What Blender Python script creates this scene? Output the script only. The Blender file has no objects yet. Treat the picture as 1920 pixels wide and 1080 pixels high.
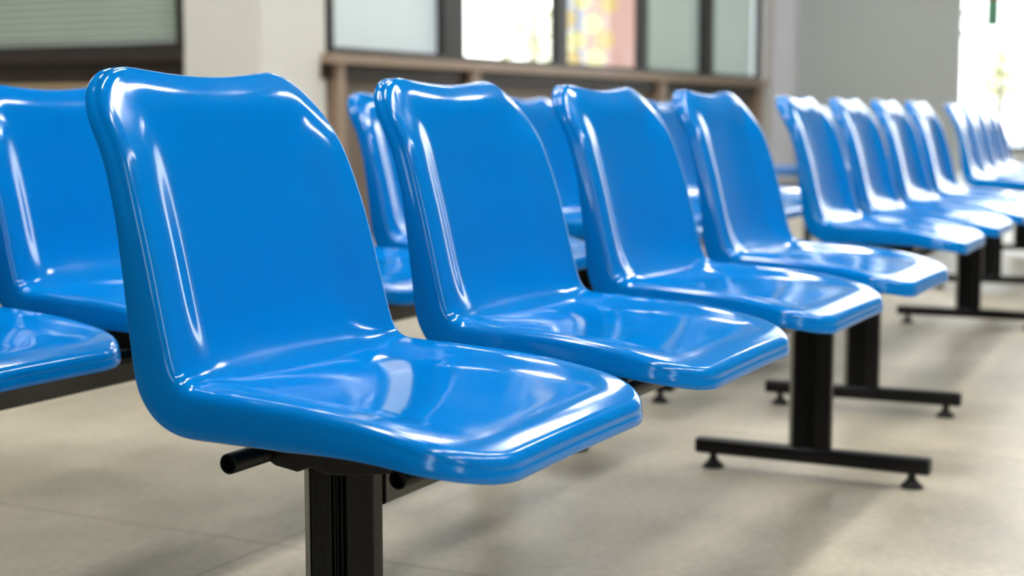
import bpy, bmesh, math, random
from mathutils import Vector, Matrix
random.seed(7)
SC = bpy.context.scene
COL = SC.collection
PI = math.pi

# ------------------------------------------------------------------ materials
def new_mat(name):
    m = bpy.data.materials.new(name); m.use_nodes = True
    nt = m.node_tree; nt.nodes.clear()
    out = nt.nodes.new('ShaderNodeOutputMaterial')
    return m, nt, out

def principled(name, col, rough=0.5, metal=0.0, coat=0.0, coat_rough=0.05, spec=0.5,
               noise=None, bump=None, rough_noise=None, stretch=(1, 1, 1)):
    """noise=(scale, amount, colour2); bump=(scale, strength, distance)"""
    m, nt, out = new_mat(name)
    b = nt.nodes.new('ShaderNodeBsdfPrincipled')
    nt.links.new(b.outputs[0], out.inputs[0])
    b.inputs['Base Color'].default_value = (*col, 1)
    b.inputs['Roughness'].default_value = rough
    b.inputs['Metallic'].default_value = metal
    b.inputs['Coat Weight'].default_value = coat
    b.inputs['Coat Roughness'].default_value = coat_rough
    b.inputs['Specular IOR Level'].default_value = spec
    tc = nt.nodes.new('ShaderNodeTexCoord')
    mp = nt.nodes.new('ShaderNodeMapping'); mp.inputs['Scale'].default_value = stretch
    nt.links.new(tc.outputs['Object'], mp.inputs[0])
    if noise:
        n = nt.nodes.new('ShaderNodeTexNoise'); n.inputs['Scale'].default_value = noise[0]
        n.inputs['Detail'].default_value = 6
        nt.links.new(mp.outputs[0], n.inputs['Vector'])
        r = nt.nodes.new('ShaderNodeValToRGB')
        r.color_ramp.elements[0].position = 0.5 - noise[1]; r.color_ramp.elements[1].position = 0.5 + noise[1]
        r.color_ramp.elements[0].color = (*col, 1); r.color_ramp.elements[1].color = (*noise[2], 1)
        nt.links.new(n.outputs[0], r.inputs[0]); nt.links.new(r.outputs[0], b.inputs['Base Color'])
    if bump:
        n = nt.nodes.new('ShaderNodeTexNoise'); n.inputs['Scale'].default_value = bump[0]
        n.inputs['Detail'].default_value = 4 if len(bump) < 4 else bump[3]
        nt.links.new(mp.outputs[0], n.inputs['Vector'])
        bp = nt.nodes.new('ShaderNodeBump'); bp.inputs['Strength'].default_value = bump[1]
        bp.inputs['Distance'].default_value = bump[2]
        nt.links.new(n.outputs[0], bp.inputs['Height']); nt.links.new(bp.outputs[0], b.inputs['Normal'])
        if coat: nt.links.new(bp.outputs[0], b.inputs['Coat Normal'])
    if rough_noise:
        n = nt.nodes.new('ShaderNodeTexNoise'); n.inputs['Scale'].default_value = rough_noise[0]
        n.inputs['Detail'].default_value = 8
        nt.links.new(mp.outputs[0], n.inputs['Vector'])
        mr = nt.nodes.new('ShaderNodeMapRange')
        mr.inputs['From Min'].default_value = 0.35; mr.inputs['From Max'].default_value = 0.65
        mr.inputs['To Min'].default_value = rough_noise[1]; mr.inputs['To Max'].default_value = rough_noise[2]
        nt.links.new(n.outputs[0], mr.inputs[0]); nt.links.new(mr.outputs[0], b.inputs['Roughness'])
    return m

def emissive(name, col, strength):
    m, nt, out = new_mat(name)
    e = nt.nodes.new('ShaderNodeEmission'); e.inputs[0].default_value = (*col, 1); e.inputs[1].default_value = strength
    nt.links.new(e.outputs[0], out.inputs[0]); return m

def glass_mat(name, tint=(0.95, 0.98, 0.97)):
    m, nt, out = new_mat(name)
    t = nt.nodes.new('ShaderNodeBsdfTransparent'); t.inputs[0].default_value = (*tint, 1)
    g = nt.nodes.new('ShaderNodeBsdfGlossy'); g.inputs['Roughness'].default_value = 0.02
    lw = nt.nodes.new('ShaderNodeLayerWeight'); lw.inputs['Blend'].default_value = .5
    pw = nt.nodes.new('ShaderNodeMath'); pw.operation = 'POWER'; pw.inputs[1].default_value = 5; nt.links.new(lw.outputs['Facing'], pw.inputs[0])
    f = nt.nodes.new('ShaderNodeMapRange'); f.inputs['To Min'].default_value = .02; f.inputs['To Max'].default_value = .30; nt.links.new(pw.outputs[0], f.inputs[0])
    mx = nt.nodes.new('ShaderNodeMixShader')
    nt.links.new(f.outputs[0], mx.inputs[0]); nt.links.new(t.outputs[0], mx.inputs[1]); nt.links.new(g.outputs[0], mx.inputs[2])
    nt.links.new(mx.outputs[0], out.inputs[0]); return m

def floor_mat():
    m, nt, out = new_mat('polished concrete slabs')
    b = nt.nodes.new('ShaderNodeBsdfPrincipled'); nt.links.new(b.outputs[0], out.inputs[0])
    tc = nt.nodes.new('ShaderNodeTexCoord')
    def noise(scale, detail=6, rough=0.6):
        n = nt.nodes.new('ShaderNodeTexNoise'); n.inputs['Scale'].default_value = scale
        n.inputs['Detail'].default_value = detail; n.inputs['Roughness'].default_value = rough
        nt.links.new(tc.outputs['Object'], n.inputs['Vector']); return n
    big = noise(2.6, 5, .55)
    r = nt.nodes.new('ShaderNodeValToRGB')
    r.color_ramp.elements[0].position = 0.33; r.color_ramp.elements[1].position = 0.68
    r.color_ramp.elements[0].color = (0.34, 0.308, 0.23, 1); r.color_ramp.elements[1].color = (0.57, 0.52, 0.40, 1)
    nt.links.new(big.outputs[0], r.inputs[0])
    fine = noise(60, 6, .7)
    r2 = nt.nodes.new('ShaderNodeValToRGB')
    r2.color_ramp.elements[0].position = 0.35; r2.color_ramp.elements[1].position = 0.65
    r2.color_ramp.elements[0].color = (0.80, 0.80, 0.80, 1); r2.color_ramp.elements[1].color = (1.06, 1.05, 1.04, 1)
    nt.links.new(fine.outputs[0], r2.inputs[0])
    mul = nt.nodes.new('ShaderNodeMixRGB'); mul.blend_type = 'MULTIPLY'; mul.inputs[0].default_value = 1
    nt.links.new(r.outputs[0], mul.inputs[1]); nt.links.new(r2.outputs[0], mul.inputs[2])
    # slab joints
    br = nt.nodes.new('ShaderNodeTexBrick'); br.offset = 0.0
    br.inputs['Scale'].default_value = 1.0
    br.inputs['Brick Width'].default_value = 1.2; br.inputs['Row Height'].default_value = 1.2
    br.inputs['Mortar Size'].default_value = 0.004; br.inputs['Mortar Smooth'].default_value = 0.4
    br.inputs['Color1'].default_value = (1, 1, 1, 1); br.inputs['Color2'].default_value = (.95, .955, .96, 1)
    br.inputs['Mortar'].default_value = (.62, .58, .52, 1)
    mp = nt.nodes.new('ShaderNodeMapping'); mp.inputs['Location'].default_value = (0.44, 0.55, 0)
    nt.links.new(tc.outputs['Object'], mp.inputs[0]); nt.links.new(mp.outputs[0], br.inputs['Vector'])
    m2 = nt.nodes.new('ShaderNodeMixRGB'); m2.blend_type = 'MULTIPLY'; m2.inputs[0].default_value = 1
    nt.links.new(mul.outputs[0], m2.inputs[1]); nt.links.new(br.outputs[0], m2.inputs[2])
    nt.links.new(m2.outputs[0], b.inputs['Base Color'])
    mr = nt.nodes.new('ShaderNodeMapRange'); mr.inputs['To Min'].default_value = 0.32; mr.inputs['To Max'].default_value = 0.55
    nt.links.new(big.outputs[0], mr.inputs[0]); nt.links.new(mr.outputs[0], b.inputs['Roughness'])
    b.inputs['Specular IOR Level'].default_value = 0.4
    bp = nt.nodes.new('ShaderNodeBump'); bp.inputs['Strength'].default_value = 0.15; bp.inputs['Distance'].default_value = 0.002
    nt.links.new(fine.outputs[0], bp.inputs['Height']); nt.links.new(bp.outputs[0], b.inputs['Normal'])
    return m

M = {}
M['plastic'] = principled('glossy blue plastic', (0.0, 0.19, 0.585), rough=0.10, spec=0.45, coat=0.0, coat_rough=0.04,
                          bump=(14, 0.02, 0.004, 0), rough_noise=(9, 0.07, 0.15))
M['black'] = principled('black powder coated steel', (0.004, 0.004, 0.0045), rough=0.36, spec=0.32, bump=(260, .12, .0006))
M['black_brushed'] = principled('black brushed extrusion', (0.045, 0.043, 0.038), rough=0.30, metal=0.35, spec=0.8,
                                bump=(55, .35, .0015), stretch=(.25, 12, 12))
M['satin'] = principled('grey edge highlight', (0.30, 0.29, 0.26), rough=0.35, metal=0.6, noise=(3, .3, (.34, .33, .30)))  # lighter grey paints a reflection onto the leg's bevelled edge
M['rubber'] = principled('black rubber', (0.008, 0.008, 0.008), rough=0.7)
M['cap'] = principled('black plastic cap', (0.006, 0.006, 0.006), rough=0.28)
M['floor'] = floor_mat()
M['cream'] = principled('cream wall paint', (0.80, 0.80, 0.74), rough=0.6, noise=(1.2, .3, (0.82, .815, .76)), bump=(90, .08, .001))
M['white_wall'] = principled('white wall paint', (0.74, 0.73, 0.70), rough=0.7, noise=(1.2, .3, (.70, .69, .66)))
M['grey_col'] = principled('grey wall paint', (0.56, 0.60, 0.59), rough=0.6, noise=(.8, .3, (.59, .63, .62)), bump=(60, .06, .001))
M['lilac_col'] = principled('pale lilac grey paint', (0.80, 0.82, 0.90), rough=0.5)
M['dark_wood'] = principled('dark stained wood', (0.022, 0.014, 0.010), rough=0.45, noise=(5, .25, (.040, .026, .018)), stretch=(1, 1, 8))
M['brown_wood'] = principled('brown wood', (0.34, 0.25, 0.18), rough=0.4, noise=(4, .25, (.42, .31, .23)), stretch=(1, 1, 9))
M['mid_wood'] = principled('brown grey panel', (0.15, 0.11, 0.075), rough=0.5, noise=(4, .25, (.20, .155, .11)), stretch=(3, 3, .5))
M['frame'] = principled('dark bronze aluminium', (0.018, 0.016, 0.014), rough=0.4, noise=(8, .3, (.026, .023, .02)))
M['slat'] = principled('grey green blind slat', (0.78, 0.83, 0.73), rough=0.45, noise=(3, .3, (.80, .85, .76)))
M['shade_white'] = principled('white roller shade cloth', (0.62, 0.61, 0.58), rough=0.8, bump=(300, .2, .001), noise=(2, .3, (.68, .67, .65)))
M['shade_green'] = principled('sage roller shade cloth', (0.36, 0.385, 0.34), rough=0.8, bump=(300, .2, .001), noise=(2, .3, (.40, .425, .38)))
M['ceiling'] = principled('dark grey ceiling board', (0.10, 0.10, 0.10), rough=0.85, bump=(40, .1, .002), noise=(2, .3, (.08, .08, .08)))
M['dark_wall'] = principled('dark slate wall paint', (0.05, 0.055, 0.065), rough=0.8, noise=(2, .3, (.06, .065, .07)))
def cloth(name, col, tr):
    m = principled(name, col, rough=.8, bump=(300, .2, .001), noise=(2, .3, tuple(c * 1.08 for c in col)))
    nt = m.node_tree; out = [n for n in nt.nodes if n.type == 'OUTPUT_MATERIAL'][0]; b = [n for n in nt.nodes if n.type == 'BSDF_PRINCIPLED'][0]
    t = nt.nodes.new('ShaderNodeBsdfTranslucent'); t.inputs[0].default_value = (*col, 1)
    mx = nt.nodes.new('ShaderNodeMixShader'); mx.inputs[0].default_value = tr
    nt.links.new(b.outputs[0], mx.inputs[1]); nt.links.new(t.outputs[0], mx.inputs[2]); nt.links.new(mx.outputs[0], out.inputs[0]); return m
M['shade_white'] = cloth('white roller shade cloth', (0.72, 0.72, 0.70), .28)
M['shade_green'] = cloth('sage roller shade cloth', (0.52, 0.56, 0.50), .16)
M['glass'] = glass_mat('clear window glass')
M['tube'] = emissive('fluorescent diffuser', (1.0, 0.975, 0.94), 38.0)
M['housing'] = principled('white lamp housing', (0.8, 0.8, 0.8), rough=0.4)
M['globe'] = emissive('amber glint glow', (1.0, 0.72, 0.25), 1.0)  # glow for the added globes that stand in for leaf glints
M['globe_w'] = emissive('pale yellow glint glow', (1.0, 0.90, 0.42), 1.15)
M['wire'] = principled('dark wire', (0.02, 0.02, 0.02), rough=0.6)
M['leaf'] = principled('yellow green leaf', (0.60, 0.58, 0.26), rough=0.5, noise=(3, .3, (.72, .68, .40)))
M['bark'] = principled('grey bark', (0.16, 0.12, 0.09), rough=0.9, bump=(30, .5, .01))
M['paving'] = principled('pale paving', (0.55, 0.54, 0.50), rough=0.8, noise=(3, .3, (.6, .58, .54)))
M['render_wall'] = principled('pale rendered facade', (0.19, 0.19, 0.215), rough=0.8, noise=(1, .3, (.22, .21, .24)))
M['salmon'] = principled('salmon brick', (0.26, 0.12, 0.08), rough=0.8, noise=(3, .3, (.3, .16, .12)))
M['blue_matt'] = principled('blue laminate', (0.0, 0.17, 0.55), rough=0.3, noise=(3, .3, (0, .19, .6)))
M['red'] = principled('red sign', (0.55, 0.05, 0.05), rough=0.4, noise=(3, .3, (.6, .07, .06)))
M['green'] = principled('green sign', (0.10, 0.30, 0.16), rough=0.4, noise=(3, .3, (.12, .34, .2)))
M['tan'] = principled('tan leather', (0.45, 0.33, 0.18), rough=0.5, noise=(3, .3, (.5, .38, .22)))

# ------------------------------------------------------------------ helpers
def link(name, bm, mat, parent=None, smooth=False, bevel=0.0):
    me = bpy.data.meshes.new(name); bm.normal_update(); bm.to_mesh(me); bm.free()
    if smooth:
        for p in me.polygons: p.use_smooth = True
    o = bpy.data.objects.new(name, me); COL.objects.link(o)
    if mat: me.materials.append(mat)
    if parent: o.parent = parent
    if bevel:
        md = o.modifiers.new('bevel', 'BEVEL'); md.width = bevel; md.segments = 3; md.limit_method = 'ANGLE'
        md.harden_normals = False
        for p in me.polygons: p.use_smooth = True
        me.set_sharp_from_angle(angle=math.radians(40))
    return o
def bx(bm, x0, x1, y0, y1, z0, z1):
    v = [bm.verts.new((x, y, z)) for z in (z0, z1) for (x, y) in ((x0, y0), (x1, y0), (x1, y1), (x0, y1))]
    for f in ((3, 2, 1, 0), (4, 5, 6, 7), (0, 1, 5, 4), (1, 2, 6, 5), (2, 3, 7, 6), (3, 0, 4, 7)):
        bm.faces.new([v[i] for i in f])
def box(name, dims, mat, parent=None, bevel=0.0):
    bm = bmesh.new(); bx(bm, *dims); return link(name, bm, mat, parent, bevel=bevel)
def extr(bm, pts, axis, a, b):
    """closed 2-D polygon extruded along axis"""
    def P(p, t):
        if axis == 'z': return (p[0], p[1], t)
        if axis == 'x': return (t, p[0], p[1])
        return (p[0], t, p[1])
    lo = [bm.verts.new(P(p, a)) for p in pts]; hi = [bm.verts.new(P(p, b)) for p in pts]
    n = len(pts)
    for i in range(n):
        bm.faces.new((lo[i], lo[(i + 1) % n], hi[(i + 1) % n], hi[i]))
    bm.faces.new(lo[::-1]); bm.faces.new(hi)
    bmesh.ops.recalc_face_normals(bm, faces=bm.faces)
def lathe(bm, prof, n=24, cx=0, cy=0):
    rings = []
    for r, z in prof:
        rings.append([bm.verts.new((cx + r * math.cos(2 * PI * i / n), cy + r * math.sin(2 * PI * i / n), z)) for i in range(n)])
    for a, b in zip(rings, rings[1:]):
        for i in range(n): bm.faces.new((a[i], a[(i + 1) % n], b[(i + 1) % n], b[i]))
    bm.faces.new(rings[0][::-1]); bm.faces.new(rings[-1])
    bmesh.ops.recalc_face_normals(bm, faces=bm.faces)
def tag(o, label=None, cat=None, group=None, kind=None):
    if label: o['label'] = label
    if cat: o['category'] = cat
    if group: o['group'] = group
    if kind: o['kind'] = kind
    return o
def empty(name, loc=(0, 0, 0), rz=0.0):
    o = bpy.data.objects.new(name, None); COL.objects.link(o); o.location = loc; o.rotation_euler = (0, 0, rz)
    o.empty_display_size = .1
    return o
def copy_tree(o, parent=None):
    c = o.copy(); COL.objects.link(c); c.parent = parent
    for ch in [x for x in list(o.children)]: copy_tree(ch, c)
    return c
def lerp(a, b, t): return a + (b - a) * t
def sstep(t): t = max(0.0, min(1.0, t)); return t * t * (3 - 2 * t)
def qstep(t): t = max(0.0, min(1.0, t)); return t * t * t * (t * (t * 6 - 15) + 10)
def interp(xs, ys, x):
    if x <= xs[0]: return ys[0]
    for i in range(len(xs) - 1):
        if x <= xs[i + 1]:
            t = (x - xs[i]) / (xs[i + 1] - xs[i]); return lerp(ys[i], ys[i + 1], t)
    return ys[-1]

# ------------------------------------------------------------------ seat shell
PROF = [(.162, .743), (.151, .729), (.1375, .706), (.1235, .676), (.110, .640), (.0965, .598), (.085, .555), (.0745, .512), (.0655, .478),
        (.060, .4645), (.049, .4570), (.030, .4553), (-.020, .4530), (-.080, .4495), (-.125, .4450), (-.158, .4400), (-.190, .4335), (-.220, .4260), (-.243, .4180)]
def build_profile():
    pts = [Vector((0, y, z)) for y, z in PROF]
    ext = [pts[0] * 2 - pts[1]] + pts + [pts[-1] * 2 - pts[-2]]
    out = []
    for i in range(1, len(ext) - 2):
        p0, p1, p2, p3 = ext[i - 1:i + 3]
        for k in range(24):
            t = k / 24
            out.append(0.5 * ((2 * p1) + (p2 - p0) * t + (2 * p0 - 5 * p1 + 4 * p2 - p3) * t * t + (3 * p1 - p0 - 3 * p2 + p3) * t ** 3))
    out.append(pts[-1])
    # resample evenly
    L = [0]
    for a, b in zip(out, out[1:]): L.append(L[-1] + (b - a).length)
    n = 400; res = []
    j = 0
    for i in range(n + 1):
        s = L[-1] * i / n
        while j < len(L) - 2 and L[j + 1] < s: j += 1
        t = (s - L[j]) / (L[j + 1] - L[j]); res.append(out[j].lerp(out[j + 1], t))
    for _ in range(40):
        res = [res[0]] + [(res[i - 1] + res[i] * 2 + res[i + 1]) / 4 for i in range(1, n)] + [res[-1]]
    return res, L[-1]
PR, LEN = build_profile()
NP = len(PR) - 1
def PT(s):
    """point, tangent and sitter-side normal at arc length s (extended straight past both ends)"""
    u = s / LEN * NP
    i = max(1, min(NP - 1, int(round(u))))
    if u <= 0: t = (PR[3] - PR[0]).normalized(); p = PR[0] + t * s
    elif u >= NP: t = (PR[NP] - PR[NP - 3]).normalized(); p = PR[NP] + t * (s - LEN)
    else:
        k = min(NP - 1, int(u)); p = PR[k].lerp(PR[k + 1], u - k)
        a = max(0, k - 2); b = min(NP, k + 3)
        t1 = (PR[min(NP, k + 2)] - PR[max(0, k - 2)]).normalized(); t2 = (PR[min(NP, k + 3)] - PR[max(0, k - 1)]).normalized()
        t = t1.lerp(t2, u - k).normalized()
    nrm = Vector((0, t.z, -t.y))       # back: faces -Y ; seat: faces +Z
    return p, t, nrm
sb = 0
for i, p in enumerate(PR):
    if p.z < .461: sb = LEN * i / NP; break
W0 = .188
def width(s):
    return interp([0, .06, .14, sb, sb + .12, LEN - .05, LEN], [.158, .167, .176, .181, .185, .189, .187], s)
RT, RF = .060, .062
HL = LEN / 2
def sdf(s, xp):
    """inside distance to the rounded outline in (s, x') space"""
    v = s - HL; R = RT if v < 0 else RF
    qx = abs(xp) - (W0 - R); qy = abs(v) - (HL - R)
    d = math.hypot(max(qx, 0), max(qy, 0)) + min(max(qx, qy), 0) - R
    return -d
def _gauss(c, sig):
    """gaussian smoothing along the profile, point-reflected at both ends"""
    n = len(c); k = int(sig * 3) + 1
    wts = [math.exp(-.5 * (q / sig) ** 2) for q in range(-k, k + 1)]; tot = sum(wts)
    def g(i):
        if i < 0: return c[0] * 2 - c[min(n - 1, -i)]
        if i >= n: return c[-1] * 2 - c[max(0, 2 * (n - 1) - i)]
        return c[i]
    return [sum((g(i + q) * wts[q + k] for q in range(-k, k + 1)), c[0] * 0) / tot for i in range(n)]
DS = _gauss([interp([0, .02, .12, sb - .05, sb + .03, sb + .14, LEN - .07, LEN], [0, .0, .018, .021, .018, .012, .004, 0], LEN * i / NP) for i in range(NP + 1)], 12)
_C1 = _gauss([p.copy() for p in PR], .040 / LEN * NP)
_TN = []
for i in range(NP + 1):
    t_ = (_C1[min(NP, i + 2)] - _C1[max(0, i - 2)]).normalized(); _TN.append(Vector((0, t_.z, -t_.y)))
CEN = [_C1[i] - _TN[i] * DS[i] for i in range(NP + 1)]
WS = _gauss([width(LEN * i / NP) for i in range(NP + 1)], 14)
def wsm(s):
    u = max(0, min(LEN, s)) / LEN * NP; k = min(NP - 1, int(u)); return lerp(WS[k], WS[k + 1], u - k)
def surf(s, xp):
    w = wsm(s) / W0
    x = xp * w
    p, t, nrm = PT(s)
    if 0 <= s <= LEN:
        u = s / LEN * NP; k = min(NP - 1, int(u)); cen = CEN[k].lerp(CEN[k + 1], u - k)
        e = max(0, min(sdf(s, xp), W0 - abs(xp)))
        c = max(0, 1 - (xp / W0) ** 2)
        f = .55 * qstep(e / .082) + .45 * c * qstep(e / .070)
        p = p.lerp(cen, f)
    pos = p.copy()
    c = max(0, 1 - (xp / W0) ** 2)
    tf = 1 - sstep(s / .10)
    pos.z -= .0095 * max(0, 1 - (xp / (W0 * .86)) ** 2) ** 1.3 * tf
    pos.y += .014 * (abs(xp) / W0) ** 3 * tf
    ff = sstep((s - (LEN - .10)) / .10)
    pos.z += .002 * c * ff
    return Vector((x, pos.y, pos.z))
def seat_shell_mesh():
    bm = bmesh.new()
    NX, NS = 72, 150
    def dense(n, k=.55):   # denser near the ends
        out = []
        for i in range(n + 1):
            t = -1 + 2 * i / n
            out.append(lerp(t, math.sin(t * PI / 2), k))
        return out
    A, B = dense(NX), dense(NS)
    bb = (sb - HL) / HL                     # extra rows round the crease
    cum = [0]
    for i in range(2000):
        b = -1 + 2 * i / 2000
        cum.append(cum[-1] + 1 + 1.6 * math.exp(-((b - bb) / .07) ** 2) + 1.2 * math.exp(-((1 - abs(b)) / .12) ** 2))
    B = []
    j = 0
    for i in range(NS + 1):
        tgt = cum[-1] * i / NS
        while j < 1999 and cum[j + 1] < tgt: j += 1
        B.append(-1 + 2 * (j + (tgt - cum[j]) / (cum[j + 1] - cum[j])) / 2000)
    B[0], B[-1] = -1.0, 1.0
    def outline(a, b):
        R = RT if b < 0 else RF
        x, v = a * W0, b * HL
        ix, iy = W0 - R, HL - R
        if abs(x) > ix and abs(v) > iy:
            # which side of the square
            if abs(abs(a) - 1) < 1e-9: t = (abs(v) - iy) / R * .5
            else: t = 1 - (abs(x) - ix) / R * .5
            th = t * PI / 2
            cx, cy = math.copysign(ix, x), math.copysign(iy, v)
            nx, ny = math.copysign(math.cos(th), x), math.copysign(math.sin(th), v)
            return cx + R * nx, cy + R * ny, nx, ny
        if abs(abs(a) - 1) < 1e-9: return x, v, math.copysign(1, a), 0.0
        return x, v, 0.0, math.copysign(1, b)
    grid = {}
    for j, b in enumerate(B):
        for i, a in enumerate(A):
            rho = max(abs(a), abs(b))
            if rho < 1e-6: X, V = 0, 0
            else:
                qa, qb = a / rho, b / rho
                if abs(abs(qa) - 1) < 1e-7: qa = math.copysign(1, qa)
                if abs(abs(qb) - 1) < 1e-7: qb = math.copysign(1, qb)
                ox, ov, _, _ = outline(qa, qb)
                wt = rho ** 3
                X = lerp(a * W0, ox * rho, wt); V = lerp(b * HL, ov * rho, wt)
            grid[i, j] = bm.verts.new(surf(V + HL, X))
    for j in range(NS):
        for i in range(NX):
            bm.faces.new((grid[i, j], grid[i, j + 1], grid[i + 1, j + 1], grid[i + 1, j]))
    per = [(i, 0) for i in range(NX)] + [(NX, j) for j in range(NS)] + [(i, NS) for i in range(NX, 0, -1)] + [(0, j) for j in range(NS, 0, -1)]
    r = .0135
    steps = []                                # (out, normal-down fraction)
    prev = [grid[k] for k in per]
    info = [outline(A[i], B[j]) for i, j in per]
    prof = []
    for k in range(1, 11):
        th = math.radians(80) * (k / 10) ** 1.15
        prof.append((r * math.sin(th), -r * (1 - math.cos(th)), 0))
    for k in (.12, .3, .5, .7, .88, .97, 1.0):
        prof.append((r + .004 * math.sin(k * PI / 2), None, k))
    prof.append((r + .0015, None, 1.06))
    for o, nd, k in prof:
        ring = []
        for (X, V, nx, ny) in info:
            s = V + HL
            # shorter lip along the top and front edges
            fl = interp([0, .03, .09, .14, .185, .235, sb, sb + .12, LEN - .08, LEN], [.004, .009, .012, .013, .018, .023, .031, .026, .017, .010], s)
            n = nd if nd is not None else -r * (1 - math.cos(math.radians(80))) - (fl) * k
            w = wsm(s) / W0
            base = surf(s, X)
            p, t, nrm = PT(s)
            pos = base + Vector((nx * o, 0, 0)) + t * (ny * o) + nrm * n
            ring.append(bm.verts.new(pos))
        m = len(ring)
        for q in range(m):
            bm.faces.new((prev[q], prev[(q + 1) % m], ring[(q + 1) % m], ring[q]))
        prev = ring
    bmesh.ops.recalc_face_normals(bm, faces=bm.faces)
    return bm

def stadium(cy, cz, hy, hz, r, n=5):
    pts = []
    for (sx, sz, a0) in ((1, 1, 0), (-1, 1, 90), (-1, -1, 180), (1, -1, 270)):
        for k in range(n + 1):
            a = math.radians(a0 + 90 * k / n)
            pts.append((cy + sx * (hy - r) + r * math.cos(a), cz + sz * (hz - r) + r * math.sin(a)))
    return pts

def post_profile():
    """plan section (x, y) of the ribbed leg extrusion; -X is the broad visible face"""
    hx, hy = .0095, .0410
    def side(sg):
        p = [(sg * (hx - .0045), hy), (sg * hx, hy - .0075), (sg * hx, hy - .0085), (sg * (hx - .0014), hy - .0092)]
        y = hy - .0098
        for k in range(8):                      # fine ribs
            p += [(sg * (hx - .0014), y), (sg * (hx - .0004), y - .0009), (sg * (hx - .0004), y - .0018), (sg * (hx - .0014), y - .0026)]
            y -= .0029
        d = hx - .0058
        for a, b in ((.0034, .0048), (.0066, .0078), (.0120, .0134)):      # deep groove with three upright ridges
            p += [(sg * d, y if a < .004 else y - a + .0016), (sg * d, y - a), (sg * (hx - .0012), y - a - .0003), (sg * (hx - .0012), y - b), (sg * d, y - b - .0004)]
        p += [(sg * d, y - .0185), (sg * hx, y - .0190), (sg * hx, -hy + .0015), (sg * (hx - .0015), -hy)]
        return p
    return side(-1) + side(1)[::-1]

def make_bench():
    root = empty('waiting_bench')
    shell = link('seat_shell', seat_shell_mesh(), M['plastic'], root, smooth=True)
    sd = shell.modifiers.new('wall', 'SOLIDIFY'); sd.thickness = .0035; sd.offset = -1; sd.use_rim = True
    # stamped bracket: belly profile in y-z
    bm = bmesh.new()
    top = [(.062, .400), (.055, .404), (-.118, .404), (-.126, .400)]
    bot = [(-.126, .384), (-.10, .375), (-.06, .369), (-.035, .3675), (-.015, .372), (.0, .3665), (.025, .370), (.045, .381), (.062, .388)]
    extr(bm, top + bot, 'x', -.095, .095)
    bx(bm, -.080, .080, -.105, .045, .404, .428)
    br = link('mounting_bracket', bm, M['black'], shell, bevel=.0015)
    for k in range(1, 4):
        c = copy_tree(shell, root); c.location.x = .5 * k
    for y, z, x0 in ((.036, .382, -.152), (-.112, .372, -.098)):
        bm = bmesh.new()
        n = 24; r0, r1 = .0098, .0078
        rings = []
        X1 = 1.70
        for (x, r) in ((x0 + .010, r1 - .0006), (x0 + .0012, r1), (x0, r1 + .0006), (x0, r0 - .0006), (x0 + .0008, r0), (X1, r0), (X1, r1)):
            rings.append([bm.verts.new((x, y + r * math.cos(2 * PI * i / n), z + r * math.sin(2 * PI * i / n))) for i in range(n)])
        for a, b in zip(rings, rings[1:]):
            for i in range(n): bm.faces.new((a[i], a[(i + 1) % n], b[(i + 1) % n], b[i]))
        bm.faces.new(rings[0]); bm.faces.new(rings[-1])
        bmesh.ops.recalc_face_normals(bm, faces=bm.faces)
        link('support_tube', bm, M['black'], root, smooth=True).data.set_sharp_from_angle(angle=math.radians(50))
    bm = bmesh.new()
    sec = stadium(0, .338, .040, .0195, .004)
    extr(bm, sec, 'x', -.001, 1.609)
    link('crossbeam', bm, M['black_brushed'], root)
    leg = None
    for X in (-.018, 1.628):
        if leg is None:
            bm = bmesh.new(); extr(bm, post_profile(), 'z', .0585, .3665)
            leg = link('leg', bm, M['black'], root); leg.location.x = X
            bm = bmesh.new()
            extr(bm, [(-.0052, .0414), (-.0098, .0336), (-.0098, .0326), (-.0085, .0326), (-.0040, .0405)], 'z', .060, .364)
            link('edge_highlight', bm, M['satin'], leg)  # strip added over the bevel to paint in its bright reflection
            bm = bmesh.new()
            extr(bm, stadium(0, .043, .017, .0155, .008), 'y', -.232, .232)
            fb = link('foot_bar', bm, M['black'], leg, bevel=.004)
            for y in (-.197, .197):
                bm = bmesh.new()
                lathe(bm, [(.021, 0), (.021, .004), (.015, .009), (.009, .016), (.0075, .020), (.0075, .0285)], 28, 0, y)
                link('leveling_foot', bm, M['rubber'], leg, smooth=True).data.set_sharp_from_angle(angle=math.radians(40))
        else:
            c = copy_tree(leg, root); c.location.x = X
    return root

bench = make_bench()
LAB = [
 ((0.0, 0.0, 0), 0.0, 'blue four-seat bench on black legs, nearest to the camera in the front row'),
 ((2.372, .086, 0), .0384, 'blue four-seat bench on black legs, second along the front row beyond the nearest bench'),
 ((5.16, .275, 0), .083, 'farthest blue four-seat bench of the front row, cut off by the right picture edge'),
 ((0.02, 0.70, 0), 0.0, 'blue four-seat bench directly behind the nearest bench, cut off at the left picture edge'),
 ((2.25, .75, 0), .030, 'blue bench of the rear row glimpsed between the nearest bench seat backs'),
 ((5.45, 1.02, 0), .060, 'farthest blue bench of the rear row, mostly hidden behind the second front bench'),
]
GRP = 'blue waiting benches in two rows'
for i, (loc, rz, lab) in enumerate(LAB):
    b = bench if i == 0 else copy_tree(bench)
    b.location = loc; b.rotation_euler = (0, 0, rz)
    tag(b, lab, 'bench', GRP)
    if i in (1, 2):
        for ch, k in zip([c for c in b.children if c.name.startswith('seat_shell')], range(4)):
            ch.location.x *= 1.04

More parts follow.
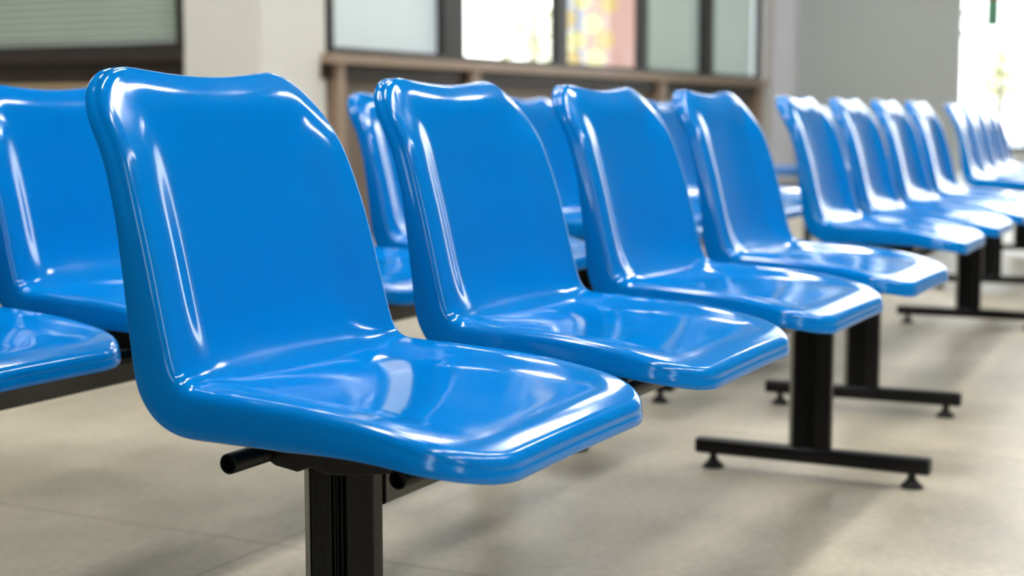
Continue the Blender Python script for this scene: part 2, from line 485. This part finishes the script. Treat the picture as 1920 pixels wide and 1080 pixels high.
# ------------------------------------------------------------------ room
FX0, FX1, FY0, FY1, H = -5.0, 19.0, -5.5, 8.0, 6.0
bm = bmesh.new(); bx(bm, FX0, FX1, FY0, 4.14, -.1, 0); bx(bm, FX0, 5.95, 4.14, FY1, -.1, 0)
tag(link('floor', bm, M['floor']), kind='structure')
bm = bmesh.new(); bx(bm, FX0, FX1, FY0, 4.14, H, H + .1); bx(bm, FX0, 5.95, 4.14, FY1, H, H + .1)
tag(link('ceiling', bm, M['ceiling']), kind='structure')
def wall_with_openings(name, axis, c, thick, a0, a1, z0, z1, openings, mat):
    """vertical wall at x=c or y=c made of boxes around openings [(a,b,z0,z1)]"""
    bm = bmesh.new()
    def add(a, b, p, q):
        if b - a < 1e-4 or q - p < 1e-4: return
        if axis == 'y': bx(bm, a, b, c, c + thick, p, q)
        else: bx(bm, c, c + thick, a, b, p, q)
    cur = a0
    for (a, b, p, q) in sorted(openings):
        add(cur, a, z0, z1); add(a, b, z0, p); add(a, b, q, z1); cur = b
    add(cur, a1, z0, z1)
    o = link(name, bm, mat); tag(o, kind='structure'); return o
nwin = [0]
def window(axis, c, a0, a1, z0, z1, mull=(), ft=.05, depth=.06, mat=None, glass=True):
    nwin[0] += 1
    root = empty('window_%d' % nwin[0]); tag(root, kind='structure')
    bm = bmesh.new()
    def add(a, b, p, q, d0=0, d1=depth):
        if axis == 'y': bx(bm, a, b, c + d0, c + d1, p, q)
        else: bx(bm, c + d0, c + d1, a, b, p, q)
    add(a0, a0 + ft, z0, z1); add(a1 - ft, a1, z0, z1); add(a0 + ft, a1 - ft, z0, z0 + ft); add(a0 + ft, a1 - ft, z1 - ft, z1)
    for (m, w) in mull: add(m - w / 2, m + w / 2, z0 + ft, z1 - ft)
    link('window_frame', bm, mat or M['frame'], root)
    if glass:
        bm = bmesh.new(); add(a0 + ft, a1 - ft, z0 + ft, z1 - ft, depth * .45, depth * .45 + .006)
        link('window_pane', bm, M['glass'], root)
    return root

# back wall of windows (runs along the benches)
Yb = 4.0
X0b = 5.90
tag(box('wall_back', (X0b, 13.72, Yb + .02, Yb + .14, 0, 0.90), M['mid_wood']), kind='structure')
tag(box('wall_back', (X0b, 13.72, Yb, Yb + .14, 2.6, H), M['cream']), kind='structure')
w = window('y', Yb, 6.0, 13.66, 1.04, 2.6, mull=((7.42, .26), (9.03, .17), (10.60, .15), (12.14, .24)), ft=.04)
# sill and panel framing below
bm = bmesh.new(); bx(bm, X0b, 13.7, Yb - .07, Yb + .14, .985, 1.04)
tag(link('trim_1', bm, M['brown_wood'], bevel=.004), kind='structure')
bm = bmesh.new(); bx(bm, X0b, 13.7, Yb - .01, Yb + .05, .90, .985)
tag(link('trim_2', bm, M['dark_wood']), kind='structure')
for i, (x, wd) in enumerate(((6.04, .07), (7.62, .11), (10.9, .14), (13.5, .1))):
    bm = bmesh.new(); bx(bm, x - wd / 2, x + wd / 2, Yb - .05, Yb + .02, 0, .985)
    tag(link('trim_%d' % (3 + i), bm, M['brown_wood'], bevel=.003), kind='structure')
for i, (a, b) in enumerate(((7.1, 7.5), (9.6, 10.3), (11.4, 13.2))):
    bm = bmesh.new(); bx(bm, a, b, Yb - .005, Yb + .02, .55, .93)
    tag(link('trim_%d' % (8 + i), bm, M['dark_wood']), kind='structure')

# square corner column
bm = bmesh.new(); bx(bm, 5.35, 5.96, 4.0, 4.50, 0, H)
tag(link('trim_12', bm, M['cream'], bevel=.012), kind='structure')
# left booth wall, facing the camera
XL = 5.35
bm = bmesh.new(); bx(bm, XL + .05, XL + .17, 4.5, 8.0, 0, 1.03); bx(bm, XL + .05, XL + .17, 4.5, 8.0, 2.6, H)
tag(link('wall_left', bm, M['dark_wood']), kind='structure')
window('x', XL, 4.49, 8.0, 1.03, 2.6, mull=((6.3, .06),), ft=.055, depth=.09)
bm = bmesh.new(); bx(bm, XL - .02, XL + .05, 4.5, 8.0, .845, .875)
tag(link('trim_13', bm, M['tan'], bevel=.003), kind='structure')
bm = bmesh.new(); bx(bm, XL - .01, XL + .05, 4.5, 8.0, .99, 1.035)
tag(link('trim_14', bm, M['dark_wood'], bevel=.004), kind='structure')
# venetian blinds behind the left window: one thing per window bay
def blind(y0, y1, lab):
    root = empty('venetian_blind', (XL + .12, (y0 + y1) / 2, 1.10)); tag(root, lab, 'window blind', 'venetian blinds in the left window')
    hw = (y1 - y0) / 2
    bm = bmesh.new()
    for k in range(36):
        z = .045 + k * .038
        a = math.radians(52)
        dx, dz = .0195 * math.cos(a), .0195 * math.sin(a)
        v = [bm.verts.new(p) for p in ((-dx, -hw, z - dz), (-dx, hw, z - dz), (dx, hw, z + dz), (dx, -hw, z + dz))]
        bm.faces.new(v)
        v2 = [bm.verts.new(Vector(q.co) + Vector((.0012, 0, -.0006))) for q in v]
        bm.faces.new(v2[::-1])
    link('slats', bm, M['slat'], root)
    bm = bmesh.new(); bx(bm, -.02, .02, -hw, hw, -.012, .018); link('bottom_rail', bm, M['shade_white'], root, bevel=.003)
    bm = bmesh.new(); bx(bm, -.025, .025, -hw, hw, 1.42, 1.46); link('headrail', bm, M['shade_white'], root, bevel=.003)
blind(4.56, 6.26, 'grey-green horizontal slat blind behind the dark frame, beside the cream column')
blind(6.34, 7.94, 'grey-green horizontal slat blind at the far left edge of the picture')
box('wall_left', (XL + .5, XL + .6, 4.5, 8.0, 0, H), M['dark_wood'])['kind'] = 'structure'

# roller shades in back window
def shade(x0, x1, mat, lab, z0=1.042):
    root = empty('roller_shade', ((x0 + x1) / 2, Yb + .10, z0)); tag(root, lab, 'window shade', 'roller shades in the back windows')
    hw = (x1 - x0) / 2
    bm = bmesh.new(); n = 24
    for k in range(n):
        a0, a1 = -hw + 2 * hw * k / n, -hw + 2 * hw * (k + 1) / n
        f0, f1 = .004 * math.sin(k * 1.3), .004 * math.sin((k + 1) * 1.3)
        v = [bm.verts.new(p) for p in ((a0, f0, .02), (a1, f1, .02), (a1, f1, 1.48), (a0, f0, 1.48))]
        bm.faces.new(v)
    bmesh.ops.remove_doubles(bm, verts=bm.verts, dist=1e-5)
    link('shade_cloth', bm, mat, root, smooth=True)
    bm = bmesh.new(); bx(bm, -hw, hw, -.012, .012, 0, .024); link('bottom_bar', bm, M['housing'], root, bevel=.003)
shade(6.02, 7.46, M['shade_white'], 'white roller shade in the back window right beside the cream column')
shade(10.64, 12.24, M['shade_green'], 'pale sage roller shade in the back window, left of the narrow dark mullion')
shade(12.26, 13.64, M['shade_green'], 'pale sage roller shade in the last back window before the grey pillar')

# grey pillar block on the right, with a paler lilac strip at its left
tag(box('wall_right', (14.2, 14.32, 2.19, 3.82, 0, H), M['grey_col']), kind='structure')
bm = bmesh.new(); bx(bm, 14.05, 14.25, 3.80, 4.10, 0, H)
tag(link('trim_15', bm, M['lilac_col'], bevel=.05), kind='structure')
tag(box('wall_back', (13.72, 19.0, Yb, Yb + .14, 0, H), M['white_wall']), kind='structure')

# outer shell of the hall
wall_with_openings('wall_right', 'x', FX1, .1, FY0, Yb, 0, H, [(-1.3, 3.6, .25, 5.8)], M['white_wall'])
window('x', FX1, -1.3, 3.6, .25, 5.8, mull=((-.4, .08), (2.23, .12)), ft=.06)
wall_with_openings('wall_front', 'y', FY0 - .1, .1, FX0, FX1, 0, H, [(-3.7, -2.5, 1.5, 4.4)], M['dark_wall'])
window('y', FY0 - .08, -3.7, -2.5, 1.5, 4.4)
wall_with_openings('wall_rear', 'x', FX0 - .1, .1, FY0, FY1, 0, H, [(-2.2, -1.3, 1.4, 4.2)], M['dark_wall'])
window('x', FX0 - .08, -2.2, -1.3, 1.4, 4.2)
tag(box('wall_left', (FX0, XL + .6, FY1, FY1 + .1, 0, H), M['white_wall']), kind='structure')

# ceiling lights
def light(x, y, L=1.3, Wd=.26, z=4.2):
    root = empty('suspended_light', (x, y, H))
    hx, hy, dz = L / 2, Wd / 2, z - H
    bm = bmesh.new(); bx(bm, -hx - .02, hx + .02, -hy - .02, hy + .02, dz - .05, dz); link('housing', bm, M['housing'], root)
    bm = bmesh.new(); bx(bm, -hx, hx, -hy, hy, dz - .062, dz - .0505); link('diffuser', bm, M['tube'], root)
    for k in (-1, 1):
        bm = bmesh.new(); bx(bm, k * hx * .8 - .004, k * hx * .8 + .004, -.004, .004, dz, 0); link('suspension_rod', bm, M['wire'], root)
    return root
spots = [(-2.4, -3.5), (-.8, -3.5), (.8, -3.5), (2.4, -3.5), (4.0, -3.5), (.8, -1.1), (2.4, -1.1), (3.8, -1.1), (-1.0, -1.1), (.4, 1.2), (2.6, 1.2), (3.8, 3.1), (2.6, 5.4), (2.6, 7.0)]  # last pair here is added, unseen, to brighten the blinds and cream column
spots += [(6.4, -1.1), (7.2, 3.0), (7.6, 1.5), (10.2, 2.6), (11.5, .9), (14.5, .9), (17.0, .9)]
for x, y in spots:
    tag(light(x, y), 'long white fluorescent light hanging above the waiting room', 'ceiling light', 'hanging fluorescent lights')

# ------------------------------------------------------------------ things seen in the background
# two-tier low blue table between the benches
t = empty('low_table', (6.5, 1.56, 0)); tag(t, 'low blue two-tier table glimpsed between the first two front benches', 'table')
bm = bmesh.new(); bx(bm, -.30, .30, -.25, .25, .405, .435); link('table_top', bm, M['blue_matt'], t, bevel=.004)
bm = bmesh.new(); bx(bm, -.28, .28, -.23, .23, .300, .330); link('shelf', bm, M['blue_matt'], t, bevel=.004)
bm = bmesh.new(); bx(bm, -.30, .30, -.25, .25, .225, .295); link('drawer_front', bm, M['housing'], t, bevel=.004)
for sx in (-1, 1):
    for sy in (-1, 1):
        bm = bmesh.new(); bx(bm, sx * .26 - .015, sx * .26 + .015, sy * .21 - .015, sy * .21 + .015, 0, .405); link('leg', bm, M['black'], t)

# outdoors
tag(box('ground', (-30, 60, -40, 45, -.25, -.12), M['paving']), kind='structure')
tag(box('building', (34.5, 52, 11.0, 16.0, -.12, 8.0), M['render_wall']), 'pale plastered building seen blurred through the middle back window', 'building')
tag(box('garden_wall', (23.6, 26.0, 10.2, 10.4, -.12, 3.2), M['salmon']), 'salmon brick garden wall seen through the back window', 'wall')
def glint_globes(x, y, n, mats, lab, r=.085, seed=1):  # made-up glowing globes in place of out-of-focus sunlit glints outside
    rnd = random.Random(seed)
    root = empty('glint_strand', (x, y, -.12)); tag(root, lab, 'glint globes', 'glowing glint globes behind the back window')
    bm = bmesh.new(); bx(bm, -.004, .004, -.004, .004, 0, 3.4); link('wire', bm, M['wire'], root)
    for k in range(n):
        bm = bmesh.new()
        bmesh.ops.create_uvsphere(bm, u_segments=16, v_segments=10, radius=r)
        o = link('glint_globe', bm, mats[k % len(mats)], root, smooth=True)
        o.location = ((-1) ** k * .09 + rnd.uniform(-.02, .02), rnd.uniform(-.05, .05), 1.14 + k * .165 + rnd.uniform(-.02, .02))
glint_globes(10.90, 4.75, 9, [M['globe_w'], M['globe']], 'amber globes added in place of blurred glints behind the back window, left strand', seed=3)
glint_globes(11.42, 4.75, 9, [M['globe'], M['globe_w']], 'amber globes added in place of blurred glints behind the back window, right strand', seed=5)
def tree(x, y, h, rr, seed, lab):
    rnd = random.Random(seed)
    root = empty('garden_tree', (x, y, -.12)); tag(root, lab, 'tree', 'trees outside the back window')
    bm = bmesh.new(); lathe(bm, [(.09, 0), (.06, h * .5), (.03, h * .9)], 12); link('trunk', bm, M['bark'], root, smooth=True)
    bm = bmesh.new()
    for k in range(int(1500 * rr ** 1.5)):
        d = Vector((rnd.gauss(0, 1), rnd.gauss(0, 1), rnd.gauss(0, 1))).normalized() * rr * rnd.random() ** .4
        c = Vector((0, 0, h * .62)) + Vector((d.x, d.y, d.z * 1.3))
        a = Vector((rnd.gauss(0, 1), rnd.gauss(0, 1), rnd.gauss(0, 1))).normalized(); b2 = a.orthogonal().normalized()
        s = rnd.uniform(.05, .09)
        bm.faces.new([bm.verts.new(c + a * s), bm.verts.new(c + b2 * s * .5), bm.verts.new(c - a * s), bm.verts.new(c - b2 * s * .5)])
    link('foliage', bm, M['leaf'], root)
tree(16.1, 7.7, 2.7, .5, 1, 'yellow-green tree outside the middle back window')
tree(24.5, 3.55, 2.4, .4, 4, 'yellow-green tree outside the bright window at the right picture edge')
t = empty('window_sticker', (18.985, 2.72, 1.80)); tag(t, 'red and green sticker high on the bright right window', 'sticker')
bm = bmesh.new(); bx(bm, -.004, .004, -.14, .10, .34, .52); link('red_patch', bm, M['red'], t)
bm = bmesh.new(); bx(bm, -.004, .004, -.07, .09, 0, .34); link('green_strip', bm, M['green'], t)
bm = bmesh.new(); n = 28; rings = []
for k in range(n):
    a = 2 * PI * k / n
    rings.append([bm.verts.new(((.026 * math.sin(2 * PI * q / 8)), (.15 + .026 * math.cos(2 * PI * q / 8)) * math.cos(a), (.15 + .026 * math.cos(2 * PI * q / 8)) * math.sin(a))) for q in range(8)])
for k in range(n):
    for q in range(8): bm.faces.new((rings[k][q], rings[k][(q + 1) % 8], rings[(k + 1) % n][(q + 1) % 8], rings[(k + 1) % n][q]))
bmesh.ops.recalc_face_normals(bm, faces=bm.faces)
o = link('hoop_ornament', bm, M['tan'], smooth=True); o.location = (18.97, 3.0, 1.85)
bm = bmesh.new(); bx(bm, -.003, .003, -.003, .003, .16, 3.95); link('hanging_cord', bm, M['wire'], o)
tag(o, 'round tan hoop hanging on the bright right window beside the grey pillar', 'ornament')

# ------------------------------------------------------------------ light
w = bpy.data.worlds.new('sky'); SC.world = w; w.use_nodes = True
nt = w.node_tree; nt.nodes.clear()
o = nt.nodes.new('ShaderNodeOutputWorld'); bg = nt.nodes.new('ShaderNodeBackground')
tc = nt.nodes.new('ShaderNodeTexCoord'); sx = nt.nodes.new('ShaderNodeSeparateXYZ'); rp = nt.nodes.new('ShaderNodeValToRGB')
nt.links.new(tc.outputs['Generated'], sx.inputs[0]); nt.links.new(sx.outputs['Z'], rp.inputs[0])
rp.color_ramp.elements[0].position = 0.0; rp.color_ramp.elements[0].color = (1.0, .95, .93, 1)
rp.color_ramp.elements[1].position = .6; rp.color_ramp.elements[1].color = (.72, .82, 1.0, 1)
nt.links.new(rp.outputs[0], bg.inputs[0]); bg.inputs[1].default_value = 5.4
nt.links.new(bg.outputs[0], o.inputs[0])

# ------------------------------------------------------------------ camera
cam = bpy.data.cameras.new('camera'); co = bpy.data.objects.new('camera', cam); COL.objects.link(co)
pi_, ya_, ro_ = math.radians(6.3314), math.radians(26.9612), math.radians(-.0374)
fw = Vector((math.cos(ya_) * math.cos(pi_), math.sin(ya_) * math.cos(pi_), -math.sin(pi_)))
r_ = Vector((math.sin(ya_), -math.cos(ya_), 0)); u_ = r_.cross(fw)
r2, u2 = r_ * math.cos(ro_) + u_ * math.sin(ro_), u_ * math.cos(ro_) - r_ * math.sin(ro_)
mt = Matrix((r2, u2, -fw)).transposed().to_4x4(); mt.translation = Vector((-1.2771, -.828, .6988))
co.matrix_world = mt
cam.sensor_width = 36; cam.lens = 2911.1 * 36 / 1920
cam.dof.use_dof = True; cam.dof.focus_distance = 1.55; cam.dof.aperture_fstop = 4.8; cam.dof.aperture_blades = 0
cam.clip_start = .05; cam.clip_end = 300
SC.camera = co
SC.view_settings.view_transform = 'Standard'; SC.view_settings.look = 'None'
SC.view_settings.exposure = 0.0; SC.view_settings.gamma = 1; SC.view_settings.use_curve_mapping = False
